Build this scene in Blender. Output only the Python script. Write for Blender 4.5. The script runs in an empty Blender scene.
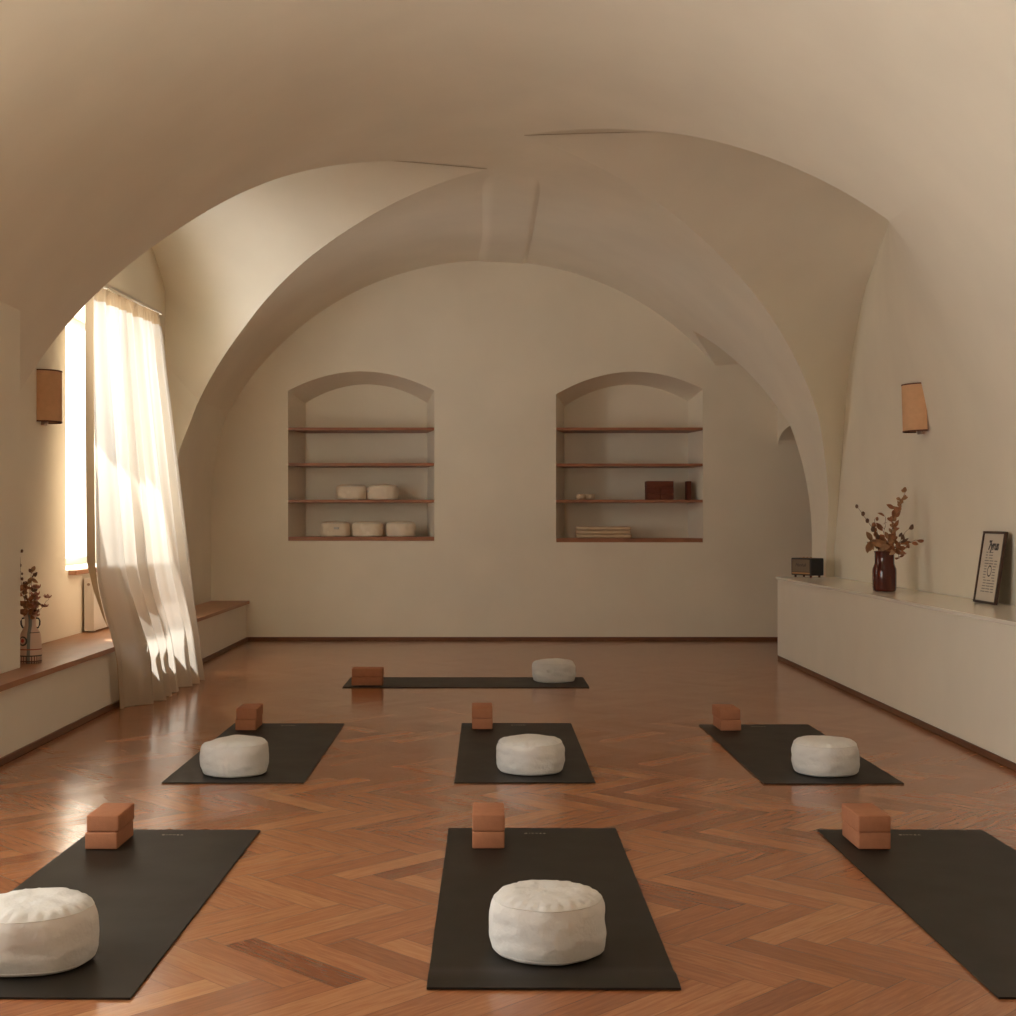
import bpy, bmesh, math, random
from mathutils import Vector, Matrix, noise
SC = bpy.context.scene
COL = SC.collection
PI = math.pi

# ------------------------------------------------------------------ camera, sky, daylight, exposure
cam_d = bpy.data.cameras.new('camera')
cam = bpy.data.objects.new('camera', cam_d); COL.objects.link(cam)
cam.location = (0, 0, 1.2); cam.rotation_euler = (PI/2, 0, 0)
cam_d.sensor_width = 36; cam_d.lens = 1372*36/1016
cam_d.shift_x = 25/1016; cam_d.shift_y = 13/1016
SC.camera = cam
SC.view_settings.view_transform = 'Standard'
SC.view_settings.look = 'None'
SC.view_settings.gamma = 1
SC.view_settings.exposure = 0.22
SC.view_settings.use_curve_mapping = False
W = bpy.data.worlds.new('sky'); SC.world = W; W.use_nodes = True
bg = W.node_tree.nodes['Background']
bg.inputs[0].default_value = (1.0, 0.985, 0.945, 1); bg.inputs[1].default_value = 6.2
# sky light is strengthened below the horizon, added to brighten vault and lunettes
_nt = W.node_tree
_tc = _nt.nodes.new('ShaderNodeTexCoord'); _sp = _nt.nodes.new('ShaderNodeSeparateXYZ'); _mr = _nt.nodes.new('ShaderNodeMapRange')
_mr.inputs[1].default_value = -.25; _mr.inputs[2].default_value = .05; _mr.inputs[3].default_value = 11.5; _mr.inputs[4].default_value = 6.0
_nt.links.new(_tc.outputs['Generated'], _sp.inputs[0]); _nt.links.new(_sp.outputs[2], _mr.inputs[0]); _nt.links.new(_mr.outputs[0], bg.inputs[1])
SC.cycles.max_bounces = 14; SC.cycles.diffuse_bounces = 10; SC.cycles.glossy_bounces = 4
SC.cycles.transmission_bounces = 6; SC.cycles.transparent_max_bounces = 10
SC.cycles.sample_clamp_indirect = 8
SC.cycles.use_denoising = True

sun_d = bpy.data.lights.new('sun', 'SUN'); sun_d.energy = 15; sun_d.color = (1, .93, .82); sun_d.angle = .012
sun = bpy.data.objects.new('sun', sun_d); COL.objects.link(sun)
sun.rotation_euler = Vector((.52, -.42, -.72)).to_track_quat('-Z', 'Y').to_euler()

def portal(name, y0, y1, z0, z1, x):
    L = bpy.data.lights.new(name, 'AREA'); L.shape = 'RECTANGLE'
    L.size = z1-z0; L.size_y = y1-y0
    L.cycles.is_portal = True
    o = bpy.data.objects.new(name, L); COL.objects.link(o)
    o.location = (x, (y0+y1)/2, (z0+z1)/2); o.rotation_euler = (0, -PI/2, 0)
WIN1 = (9.47, 11.15, 0.86, 2.78)      # the curtained window in the bay: y0, y1, z0, z1
WIN2 = (1.5, 5.4, 0.6, 2.3)          # the next windows, outside the frame
portal('daylight_window_bay', *WIN1, -3.42)
portal('daylight_window_side', *WIN2, -3.42)

# ------------------------------------------------------------------ helpers
def mat(name):
    m = bpy.data.materials.new(name); m.use_nodes = True
    nt = m.node_tree; b = nt.nodes['Principled BSDF']
    return m, nt, b
def N(nt, t, **kw):
    n = nt.nodes.new(t)
    for k, v in kw.items(): setattr(n, k, v)
    return n
def simple(name, col, rough=.6, bump=0, bscale=60, var=0, vscale=8, spec=.5, metal=0):
    m, nt, b = mat(name)
    b.inputs['Base Color'].default_value = (*col, 1)
    b.inputs['Roughness'].default_value = rough
    b.inputs['Specular IOR Level'].default_value = spec
    b.inputs['Metallic'].default_value = metal
    tc = N(nt, 'ShaderNodeTexCoord')
    if var:
        n = N(nt, 'ShaderNodeTexNoise'); n.inputs['Scale'].default_value = vscale; n.inputs['Detail'].default_value = 5
        nt.links.new(tc.outputs['Object'], n.inputs['Vector'])
        r = N(nt, 'ShaderNodeMapRange'); r.inputs[1].default_value = .3; r.inputs[2].default_value = .7
        r.inputs[3].default_value = 1-var; r.inputs[4].default_value = 1+var
        nt.links.new(n.outputs['Fac'], r.inputs[0])
        mx = N(nt, 'ShaderNodeVectorMath', operation='SCALE'); mx.inputs[0].default_value = col
        nt.links.new(r.outputs[0], mx.inputs['Scale']); nt.links.new(mx.outputs[0], b.inputs['Base Color'])
    if bump:
        n2 = N(nt, 'ShaderNodeTexNoise'); n2.inputs['Scale'].default_value = bscale; n2.inputs['Detail'].default_value = 6
        nt.links.new(tc.outputs['Object'], n2.inputs['Vector'])
        bp = N(nt, 'ShaderNodeBump'); bp.inputs['Strength'].default_value = bump; bp.inputs['Distance'].default_value = .01
        nt.links.new(n2.outputs['Fac'], bp.inputs['Height']); nt.links.new(bp.outputs[0], b.inputs['Normal'])
    return m

class MB:
    """collects vertices and faces, then links them as one mesh object"""
    def __init__(s): s.v = []; s.f = []
    def quad(s, *p):
        i = len(s.v); s.v += [tuple(q) for q in p]; s.f.append(tuple(range(i, i+len(p))))
    def box(s, x0, x1, y0, y1, z0, z1):
        i = len(s.v)
        s.v += [(x, y, z) for z in (z0, z1) for y in (y0, y1) for x in (x0, x1)]
        for q in ((0,2,3,1),(4,5,7,6),(0,1,5,4),(2,6,7,3),(0,4,6,2),(1,3,7,5)): s.f.append(tuple(i+k for k in q))
    def grid(s, rows, closed=False):
        i = len(s.v); n = len(rows[0])
        for r in rows: s.v += [tuple(p) for p in r]
        for a in range(len(rows)-1):
            for b in range(n if closed else n-1):
                c = (b+1) % n
                s.f.append((i+a*n+b, i+a*n+c, i+(a+1)*n+c, i+(a+1)*n+b))
    def tube(s, pts, rad, seg=8):
        rows = []
        pts = [Vector(p) for p in pts]
        for k, p in enumerate(pts):
            d = (pts[min(k+1, len(pts)-1)] - pts[max(k-1, 0)]).normalized()
            a = d.orthogonal().normalized() if abs(d.z) > .95 else d.cross(Vector((0,0,1))).normalized()
            b = d.cross(a); r = rad[k] if isinstance(rad, (list, tuple)) else rad
            rows.append([p + r*(math.cos(t)*a + math.sin(t)*b) for t in [2*PI*j/seg for j in range(seg)]])
        s.grid(rows, True)
        s.f.append(tuple(range(len(s.v)-len(rows)*seg, len(s.v)-len(rows)*seg+seg)))
        s.f.append(tuple(range(len(s.v)-seg, len(s.v))))
    def lathe(s, prof, seg=48, c=(0,0,0)):
        s.grid([[(c[0]+r*math.cos(2*PI*j/seg), c[1]+r*math.sin(2*PI*j/seg), c[2]+z) for j in range(seg)] for r, z in prof], True)
    def wallx(s, x, y0, y1, z0, z1, holes=()):
        s._wall(lambda a, b: (x, a, b), y0, y1, z0, z1, holes)
    def wally(s, y, x0, x1, z0, z1, holes=()):
        s._wall(lambda a, b: (a, y, b), x0, x1, z0, z1, holes)
    def _wall(s, P, a0, a1, b0, b1, holes):
        A = sorted({a0, a1, *[h[0] for h in holes], *[h[1] for h in holes]})
        B = sorted({b0, b1, *[h[2] for h in holes], *[h[3] for h in holes]})
        for i in range(len(A)-1):
            for j in range(len(B)-1):
                ca, cb = (A[i]+A[i+1])/2, (B[j]+B[j+1])/2
                if any(h[0] < ca < h[1] and h[2] < cb < h[3] for h in holes): continue
                s.quad(P(A[i], B[j]), P(A[i+1], B[j]), P(A[i+1], B[j+1]), P(A[i], B[j+1]))
    def mesh(s, name, m, smooth=None, merge=True, bevel=0, segs=2, recalc=True):
        me = bpy.data.meshes.new(name); bm = bmesh.new()
        vs = [bm.verts.new(p) for p in s.v]
        for f in s.f:
            try: bm.faces.new([vs[k] for k in f])
            except ValueError: pass
        if merge: bmesh.ops.remove_doubles(bm, verts=bm.verts, dist=1e-5)
        if recalc: bmesh.ops.recalc_face_normals(bm, faces=bm.faces)
        if bevel: bmesh.ops.bevel(bm, geom=list(bm.edges), offset=bevel, segments=segs, affect='EDGES', profile=.5)
        bm.to_mesh(me); bm.free()
        if smooth is not None:
            me.shade_smooth()
            if smooth < 180: me.set_sharp_from_angle(angle=math.radians(smooth))
        me.materials.append(m)
        return me
    def build(s, name, m, parent=None, **kw):
        return link(name, s.mesh(name, m, **kw), parent)

def link(name, me, parent=None):
    o = bpy.data.objects.new(name, me); COL.objects.link(o)
    if parent: o.parent = parent
    return o
def tag(o, label, cat, group=None):
    o['label'] = label; o['category'] = cat
    if group: o['group'] = group
    return o
def thing(name, label, cat, loc=(0,0,0), rz=0, group=None):
    o = bpy.data.objects.new(name, None); COL.objects.link(o)
    o.location = loc; o.rotation_euler = (0, 0, rz); o.empty_display_size = .1
    return tag(o, label, cat, group)
def struct(o):
    o['kind'] = 'structure'; return o
def copy_tree(o, parent=None):
    c = o.copy(); COL.objects.link(c)
    if parent: c.parent = parent
    for ch in list(o.children): copy_tree(ch, c)
    return c
def interp(tab, x):
    if x <= tab[0][0]: return tab[0][1]
    for (a, b), (c, d) in zip(tab, tab[1:]):
        if x <= c: return b + (d-b)*(x-a)/(c-a)
    return tab[-1][1]
def spline(tab, x):
    """monotone-ish cubic interpolation"""
    n = len(tab)
    if x <= tab[0][0]: return tab[0][1]
    if x >= tab[-1][0]: return tab[-1][1]
    i = max(k for k in range(n-1) if tab[k][0] <= x)
    def sl(k):
        if k == 0: return (tab[1][1]-tab[0][1])/(tab[1][0]-tab[0][0])
        if k == n-1: return (tab[-1][1]-tab[-2][1])/(tab[-1][0]-tab[-2][0])
        return (tab[k+1][1]-tab[k-1][1])/(tab[k+1][0]-tab[k-1][0])
    h = tab[i+1][0]-tab[i][0]; t = (x-tab[i][0])/h
    return ((2*t**3-3*t*t+1)*tab[i][1] + (t**3-2*t*t+t)*h*sl(i) + (-2*t**3+3*t*t)*tab[i+1][1] + (t**3-t*t)*h*sl(i+1))
def text_mesh(name, txt, size, m, spacing=1.0, shear=0, extrude=.0004, bold=0):
    cu = bpy.data.curves.new(name, 'FONT'); cu.body = txt; cu.size = size; cu.space_character = spacing; cu.shear = shear
    cu.align_x = 'CENTER'; cu.align_y = 'CENTER'; cu.extrude = extrude; cu.resolution_u = 3; cu.offset = bold
    o = bpy.data.objects.new(name, cu); COL.objects.link(o)
    dg = bpy.context.evaluated_depsgraph_get()
    me = bpy.data.meshes.new_from_object(o.evaluated_get(dg))
    bpy.data.objects.remove(o); bpy.data.curves.remove(cu)
    me.materials.clear(); me.materials.append(m)
    return me

# ------------------------------------------------------------------ materials
M_plaster = simple('lime_plaster', (.825, .774, .658), .92, bump=.12, bscale=9, var=.035, vscale=1.6, spec=.15)
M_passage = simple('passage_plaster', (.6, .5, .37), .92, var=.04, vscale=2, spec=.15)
M_cream = simple('cream_paint', (.79, .755, .655), .55, bump=.03, bscale=30, var=.02, vscale=3, spec=.3)
M_lacquer = simple('white_lacquer', (.80, .76, .68), .16, bump=.02, bscale=3, spec=.5)
M_wood = simple('oak_board', (.33, .135, .065), .42, var=.18, vscale=6)
M_benchwood = simple('bench_board', (.36, .17, .085), .38, var=.12, vscale=5)
M_dkwood = simple('dark_skirting', (.15, .062, .03), .45, var=.15, vscale=6)
M_cotton = simple('cotton_canvas', (.64, .63, .605), .9, bump=.25, bscale=70, var=.03, vscale=7, spec=.1)
M_cream_cotton = simple('cream_cotton', (.82, .735, .60), .9, bump=.2, bscale=70, var=.03, vscale=7, spec=.1)
M_thread = simple('cotton_piping', (.62, .61, .58), .9, spec=.1)
M_block = simple('clay_foam', (.38, .165, .088), .75, bump=.15, bscale=160, var=.06, vscale=40, spec=.2)
M_darkblock = simple('dark_foam', (.16, .05, .03), .75, var=.06, vscale=40, spec=.2)
M_black = simple('black_vinyl', (.010, .010, .012), .5, bump=.1, bscale=250)
M_mark = simple('pale_print', (.66, .62, .54), .7)
M_ink = simple('black_ink', (.03, .03, .035), .7)
M_greyink = simple('grey_ink', (.26, .245, .225), .8)
M_paper = simple('print_paper', (.70, .63, .53), .8)
M_frame = simple('dark_walnut', (.05, .022, .014), .45, var=.2, vscale=20)
M_steel = simple('painted_steel', (.74, .71, .66), .35)
M_dark = simple('dark_gap', (.02, .017, .015), .8)
M_shade = simple('tan_paper_shade', (.68, .41, .235), .85, bump=.1, bscale=200, var=.04, vscale=30, spec=.1)
M_trim = simple('brown_binding', (.13, .05, .03), .8)
M_plate = simple('bronze_plate', (.35, .26, .2), .4, metal=.3)
M_winframe = simple('white_window_paint', (.72, .68, .60), .45)
M_redglaze = simple('oxblood_glaze', (.085, .017, .011), .12, var=.1, vscale=10)
M_stem = simple('dried_stem', (.16, .085, .045), .8)
M_leaf_r = simple('rust_dried_leaf', (.33, .14, .065), .8, var=.3, vscale=30)
M_leaf_d = simple('dark_dried_leaf', (.15, .085, .055), .8, var=.3, vscale=30)
M_leaf_t = simple('tan_dried_leaf', (.38, .21, .105), .8, var=.25, vscale=30)
M_petal = simple('dusty_pink_petal', (.50, .27, .20), .85, var=.25, vscale=40)
M_blanket = simple('beige_wool', (.66, .52, .36), .95, bump=.4, bscale=120, var=.05, vscale=10, spec=.05)
M_grille = simple('woven_grille', (.20, .15, .10), .8, bump=.3, bscale=400)
M_brass = simple('brass_strip', (.50, .28, .13), .4, metal=.4)

def mat_matrubber():
    m, nt, b = mat('black_mat_rubber')
    tc = N(nt, 'ShaderNodeTexCoord')
    n = N(nt, 'ShaderNodeTexNoise'); n.inputs['Scale'].default_value = 5; n.inputs['Detail'].default_value = 6
    nt.links.new(tc.outputs['Object'], n.inputs['Vector'])
    r = N(nt, 'ShaderNodeMapRange'); r.inputs[3].default_value = .46; r.inputs[4].default_value = .58
    nt.links.new(n.outputs['Fac'], r.inputs[0]); nt.links.new(r.outputs[0], b.inputs['Roughness'])
    b.inputs['Base Color'].default_value = (.0155, .0118, .0082, 1); b.inputs['Specular IOR Level'].default_value = .30
    n2 = N(nt, 'ShaderNodeTexNoise'); n2.inputs['Scale'].default_value = 350
    nt.links.new(tc.outputs['Object'], n2.inputs['Vector'])
    bp = N(nt, 'ShaderNodeBump'); bp.inputs['Strength'].default_value = .2; bp.inputs['Distance'].default_value = .002
    nt.links.new(n2.outputs['Fac'], bp.inputs['Height']); nt.links.new(bp.outputs[0], b.inputs['Normal'])
    return m
M_mat = mat_matrubber()

def mat_parquet():
    m, nt, b = mat('herringbone_oak')
    at = N(nt, 'ShaderNodeAttribute', attribute_name='plank')
    sep = N(nt, 'ShaderNodeSeparateColor'); nt.links.new(at.outputs['Color'], sep.inputs[0])
    uv = N(nt, 'ShaderNodeUVMap'); uv.uv_map = 'UVMap'
    su = N(nt, 'ShaderNodeSeparateXYZ'); nt.links.new(uv.outputs[0], su.inputs[0])
    # grain coordinates: stretched along the plank, shifted for each plank
    cmb = N(nt, 'ShaderNodeCombineXYZ')
    def math_(op, a, c=None, d=None):
        n = N(nt, 'ShaderNodeMath', operation=op)
        for i, q in enumerate((a, c, d)):
            if q is None: continue
            if isinstance(q, (int, float)): n.inputs[i].default_value = q
            else: nt.links.new(q, n.inputs[i])
        return n.outputs[0]
    nt.links.new(math_('MULTIPLY_ADD', su.outputs[0], 1.1, math_('MULTIPLY', sep.outputs[1], 37)), cmb.inputs[0])
    nt.links.new(math_('MULTIPLY_ADD', su.outputs[1], 2.6, math_('MULTIPLY', sep.outputs[2], 53)), cmb.inputs[1])
    gr = N(nt, 'ShaderNodeTexNoise'); gr.inputs['Scale'].default_value = 3.2; gr.inputs['Detail'].default_value = 6
    gr.inputs['Roughness'].default_value = .6; gr.inputs['Distortion'].default_value = .6
    nt.links.new(cmb.outputs[0], gr.inputs['Vector'])
    cr = N(nt, 'ShaderNodeValToRGB')
    e = cr.color_ramp.elements
    e[0].position = 0; e[0].color = (.18, .056, .024, 1); e[1].position = 1; e[1].color = (.54, .26, .115, 1)
    x = cr.color_ramp.elements.new(.5); x.color = (.335, .128, .053, 1)
    tone = math_('ADD', math_('MULTIPLY', sep.outputs[0], .85), math_('MULTIPLY', math_('SUBTRACT', gr.outputs['Fac'], .42), .75))
    nt.links.new(tone, cr.inputs[0])
    # dark joints
    def edge(o, wid):
        d = math_('MINIMUM', o, math_('SUBTRACT', 1.0, o))
        s = N(nt, 'ShaderNodeMapRange'); s.inputs[1].default_value = 0; s.inputs[2].default_value = wid
        nt.links.new(d, s.inputs[0]); return s.outputs[0]
    j = math_('MINIMUM', edge(su.outputs[0], .006), edge(su.outputs[1], .020))
    jm = math_('MULTIPLY_ADD', j, .5, .5)
    sc = N(nt, 'ShaderNodeVectorMath', operation='SCALE'); nt.links.new(cr.outputs[0], sc.inputs[0]); nt.links.new(jm, sc.inputs['Scale'])
    nt.links.new(sc.outputs[0], b.inputs['Base Color'])
    # every plank lies at a very slightly different tilt
    geo = N(nt, 'ShaderNodeNewGeometry')
    off = N(nt, 'ShaderNodeVectorMath', operation='SUBTRACT'); nt.links.new(at.outputs['Color'], off.inputs[0]); off.inputs[1].default_value = (.5, .5, .5)
    o2 = N(nt, 'ShaderNodeVectorMath', operation='SCALE'); nt.links.new(off.outputs[0], o2.inputs[0]); o2.inputs['Scale'].default_value = .02
    ad = N(nt, 'ShaderNodeVectorMath', operation='ADD'); nt.links.new(o2.outputs[0], ad.inputs[0])
    tc = N(nt, 'ShaderNodeTexCoord'); wv = N(nt, 'ShaderNodeTexNoise'); wv.inputs['Scale'].default_value = 2.2; wv.inputs['Detail'].default_value = 3
    nt.links.new(tc.outputs['Object'], wv.inputs['Vector'])
    hgt = math_('ADD', math_('MULTIPLY', wv.outputs['Fac'], .22), math_('ADD', math_('MULTIPLY', gr.outputs['Fac'], .035), math_('MULTIPLY', j, .008)))
    bp = N(nt, 'ShaderNodeBump'); bp.inputs['Strength'].default_value = .3; bp.inputs['Distance'].default_value = .03
    nt.links.new(hgt, bp.inputs['Height']); nt.links.new(bp.outputs[0], ad.inputs[1])
    nm = N(nt, 'ShaderNodeVectorMath', operation='NORMALIZE'); nt.links.new(ad.outputs[0], nm.inputs[0])
    nt.links.new(nm.outputs[0], b.inputs['Normal'])
    rr = N(nt, 'ShaderNodeMapRange'); rr.inputs[3].default_value = .12; rr.inputs[4].default_value = .24
    nt.links.new(gr.outputs['Fac'], rr.inputs[0]); nt.links.new(rr.outputs[0], b.inputs['Roughness'])
    b.inputs['Specular IOR Level'].default_value = .5
    b.inputs['Coat Weight'].default_value = .10; b.inputs['Coat Roughness'].default_value = .10; nt.links.new(nm.outputs[0], b.inputs['Coat Normal'])
    return m
M_floor = mat_parquet()

def mat_glass():
    m, nt, b = mat('window_glass'); nt.nodes.remove(b)
    t = N(nt, 'ShaderNodeBsdfTransparent'); g = N(nt, 'ShaderNodeBsdfGlossy'); g.inputs['Roughness'].default_value = .02
    x = N(nt, 'ShaderNodeMixShader'); x.inputs[0].default_value = .06
    nt.links.new(t.outputs[0], x.inputs[1]); nt.links.new(g.outputs[0], x.inputs[2])
    nt.links.new(x.outputs[0], nt.nodes['Material Output'].inputs[0]); return m
M_glass = mat_glass()
def mat_curtain(name, col, trans, through, back=None):
    m, nt, b = mat(name); nt.nodes.remove(b)
    tc = N(nt, 'ShaderNodeTexCoord')
    n = N(nt, 'ShaderNodeTexNoise'); n.inputs['Scale'].default_value = 200; n.inputs['Detail'].default_value = 2
    nt.links.new(tc.outputs['Object'], n.inputs['Vector'])
    bp = N(nt, 'ShaderNodeBump'); bp.inputs['Strength'].default_value = .15; bp.inputs['Distance'].default_value = .003
    nt.links.new(n.outputs['Fac'], bp.inputs['Height'])
    d = N(nt, 'ShaderNodeBsdfDiffuse'); d.inputs[0].default_value = (*col, 1)
    t = N(nt, 'ShaderNodeBsdfTranslucent'); t.inputs[0].default_value = (*(back or col), 1)
    nt.links.new(bp.outputs[0], d.inputs['Normal'])
    x = N(nt, 'ShaderNodeMixShader'); x.inputs[0].default_value = trans
    nt.links.new(d.outputs[0], x.inputs[1]); nt.links.new(t.outputs[0], x.inputs[2])
    out = x.outputs[0]
    if through:
        tr = N(nt, 'ShaderNodeBsdfTransparent'); tr.inputs[0].default_value = (1, .97, .9, 1)
        y = N(nt, 'ShaderNodeMixShader'); y.inputs[0].default_value = through
        nt.links.new(out, y.inputs[1]); nt.links.new(tr.outputs[0], y.inputs[2]); out = y.outputs[0]
    nt.links.new(out, nt.nodes['Material Output'].inputs[0]); return m
M_curtain = mat_curtain('sheer_linen', (.54, .45, .34), .27, .02, (.88, .86, .81))
M_hem = mat_curtain('double_linen_hem', (.56, .43, .28), .25, 0)

# ------------------------------------------------------------------ room shell
R, CX, CZ = 3.0, 0.05, 0.82            # the barrel vault: radius and axis
YB, YF = 13.8, -1.2                    # rear wall, wall behind the camera
XR = CX+R                              # right wall, where the vault turns vertical
XP, XA, XQ = -2.53, -2.88, -2.73       # left pier, window bay wall, far pier
XO = -3.40                             # outer face of the left wall
def zb(x): return CZ + math.sqrt(max(0, R*R-(x-CX)**2))
# groin lines of the lunettes in plan: x on the vault -> y
LN = [(-2.90,7.93),(-2.73,8.07),(-2.5,8.29),(-2.02,8.70),(-1.53,8.98),(-1.22,9.19),(-.66,9.66),(-.31,9.95),(.03,10.20)]
LF = [(-2.57,12.40),(-2.40,12.29),(-2.15,12.13),(-1.94,11.94),(-1.54,11.59),(-1.09,11.23),(-.66,10.84),(-.33,10.54),(.03,10.22)]
RN = [(.28,9.28),(.50,9.09),(.86,8.78),(1.27,8.41),(1.74,8.02),(2.25,7.59)]
RF = [(.28,9.30),(.67,9.63),(1.12,10.0),(1.65,10.42),(2.16,10.79),(2.39,10.97),(2.68,11.25),(2.78,11.37)]
BN = [(2.04,13.39),(2.26,13.08),(2.53,12.75),(2.72,12.52),(2.78,12.42)]

# floor: one parquet surface, each plank with its own tone
def build_floor():
    L, Wd = .50, .10
    bm = bmesh.new(); uvl = bm.loops.layers.uv.new('UVMap'); cl = bm.loops.layers.float_color.new('plank')
    rnd = random.Random(4)
    c = math.sqrt(.5)
    x0, x1, y0, y1 = -3.4, 4.6, YF, YB
    def rot(p): return (p[0]*c + p[1]*c, -p[0]*c + p[1]*c + 6)
    for k in range(-22, 23):
        for i in range(-90, 91):
            for kind in (0, 1):
                ox, oy = i*Wd + 2*L*k, i*Wd
                q = [(ox,oy),(ox+L,oy),(ox+L,oy+Wd),(ox,oy+Wd)] if kind == 0 else [(ox+Wd,oy+Wd),(ox+Wd,oy+Wd+L),(ox,oy+Wd+L),(ox,oy+Wd)]
                w = [rot(p) for p in q]
                if max(p[0] for p in w) < x0 or min(p[0] for p in w) > x1 or max(p[1] for p in w) < y0 or min(p[1] for p in w) > y1: continue
                f = bm.faces.new([bm.verts.new((p[0]+.12, p[1], 0)) for p in w])
                r = min(1, max(0, rnd.gauss(.52, .13))); col = (r, rnd.random(), rnd.random(), 1)
                for lp, t in zip(f.loops, [(0,0),(1,0),(1,1),(0,1)]): lp[uvl].uv = t; lp[cl] = col
    for co, no in (((x0,0,0),(-1,0,0)),((x1,0,0),(1,0,0)),((0,y0,0),(0,-1,0)),((0,y1,0),(0,1,0))):
        bmesh.ops.bisect_plane(bm, geom=bm.verts[:]+bm.edges[:]+bm.faces[:], plane_co=co, plane_no=no, clear_outer=True)
    bmesh.ops.recalc_face_normals(bm, faces=bm.faces)
    me = bpy.data.meshes.new('floor'); bm.to_mesh(me); bm.free(); me.materials.append(M_floor)
    for p in me.polygons:
        if p.normal.z < 0: p.flip()
    struct(link('floor', me))
build_floor()

# barrel vault with its lunettes
def inv(tab, y):                         # y -> x on a groin line
    t = sorted((b, a) for a, b in tab); return spline(t, y)
def xleft(y):
    if y < 8.0: return XQ
    if y > 12.40: return -2.57
    return max(XQ, inv(LN, y)) if y < 10.21 else max(-2.57, inv(LF, y))
def xright(y):
    if y <= 7.59: return 2.25
    if y < 9.29: return inv(RN, y)
    if y < RF[-1][1]: return inv(RF, y)
    if y <= 12.42: return 2.78
    if y < 13.39: return inv(BN, y)
    return inv(BN, 26.78-y)
def build_vault():
    ys = set()
    y = YF
    while y < 5: ys.add(round(y, 4)); y += .4
    while y < YB: ys.add(round(y, 4)); y += .04
    for k in range(30):
        for c in (10.21, 9.29): ys.add(round(c + (k-15)*.006, 4))
    for a in (7.59, 8.07, 12.40, RF[-1][1], 12.42, 13.39): ys.add(a)
    ys = sorted(q for q in ys if q < YB) + [YB]
    def phi(x): return math.asin(max(-1, min(1, (x-CX)/R)))
    rows = []; n = 72
    for y in ys:
        a, b = phi(xleft(y)), phi(xright(y))
        row = []
        for j in range(n+1):
            p = a + (b-a)*j/n
            row.append((CX+R*math.sin(p), y, CZ+R*math.cos(p)))
        rows.append(row)
    m = MB(); m.grid(rows)
    struct(m.build('ceiling', M_plaster, smooth=28, recalc=False))
    # window lunette on the left: generators from the groin to the bay wall
    def left_side(tab, ysp, ymid):
        rows = []
        for k in range(61):
            x = tab[0][0] + (tab[-1][0]-tab[0][0])*k/60
            y, z = spline(tab, x), zb(x)
            zs, xs = 2.75, -2.25
            ys_ = spline(tab, xs)
            if z <= zs: yw, zw = ysp, z + (3.27-zs)*max(0, (z-1.5)/(zs-1.5))
            else:
                u = (z-zs)/(3.82-zs)
                zw = 3.27 + (3.93-3.27)*u
                yw = ymid + (ysp-ymid)*abs((y-ymid)/(ys_-ymid))
            rows.append([(x+(XA-x)*t, y+(yw-y)*t, z+(zw-z)*t + .05*math.sin(PI*t)*(z > zs)*min(1, (z-zs)*3)) for t in [q/24 for q in range(25)]])
        return rows
    # far pier: the vault eases into the upright wall; its edge towards the window bay
    def pier_x(z):
        if z >= 2.29: return CX - math.sqrt(R*R-(z-CZ)**2)
        u = max(0, (z-1.2)/(2.29-1.2)); return -2.737 + (.167)*u**2.2
    def pier_y(z): return interp([(1.5,12.10),(1.84,12.16),(2.10,12.34),(2.29,12.40)], z)
    zs_ = [0, .4, .9, 1.2] + [1.2+1.09*k/24 for k in range(1, 25)]
    ys_ = lambda z: [pier_y(z)+(YB-pier_y(z))*q/16 for q in range(17)]
    m = MB(); m.grid([[(pier_x(z), y, z) for y in ys_(z)] for z in zs_]); struct(m.build('wall_left_pier', M_plaster, smooth=60, recalc=False))
    m = MB(); m.grid([[(pier_x(z)+(XA-pier_x(z))*t, pier_y(z)+(12.43-pier_y(z))*t, z+(interp([(0,0),(1.5,1.5),(2.29,2.622)],z)-z)*t) for t in (0,.25,.5,.75,1)] for z in zs_])
    m.grid(left_side(LN, 7.98, 10.21)); m.grid(left_side(LF, 12.43, 10.21))
    struct(m.build('trim_lunette_left', M_plaster, smooth=40))
    # lunette above the right wall
    WA = [(1.0,11.9),(1.39,11.79),(2.25,11.54),(2.47,11.45),(2.76,11.23),(3.04,10.98),(3.23,10.67),(3.44,10.31),(3.62,9.9),(3.72,9.5),(3.75,9.29)]
    def right_side(tab, mir):
        rows = []; xe = 2.25 if mir else 2.78
        for k in range(71):
            x = .28 + (xe-.28)*math.sin(PI/2*k/70)
            y, z = spline(tab, x), zb(x)
            zw = min(z, 3.75) if z < 3.44 else 3.44 + (z-3.44)*.31/.37
            if mir: zw = 3.75 - .31*(x-.28)/(2.25-.28)
            yw = spline(WA, max(1.0, zw))
            if zw < 1.0: yw = 11.9 + (11.92-11.9)
            rows.append([(x+(XR+.004-x)*t, y+(yw-y)*t, z+(zw-z)*t + .05*math.sin(PI*t)*max(0, min(1, (xe-x)*2))) for t in [q/24 for q in range(25)]])
        return rows
    ZQ = zb(2.78)
    def rpier_x(z):
        if z >= ZQ: return 2.78
        u = max(0, (z-1.0)/(ZQ-1.0)); return 2.978 - .198*u**2.1
    def rpier_y(z): return interp([(0,11.93),(1.0,11.9),(1.39,11.74),(1.75,11.58),(ZQ,11.37)], z)
    zr = [0, .5, .8, 1.0] + [1.0+(ZQ-1.0)*k/24 for k in range(1, 25)]
    m = MB(); m.grid([[(rpier_x(z), rpier_y(z)+(12.42-rpier_y(z))*q/12, z) for q in range(13)] for z in zr]); struct(m.build('wall_right_pier', M_plaster, smooth=60, recalc=False))
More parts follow.
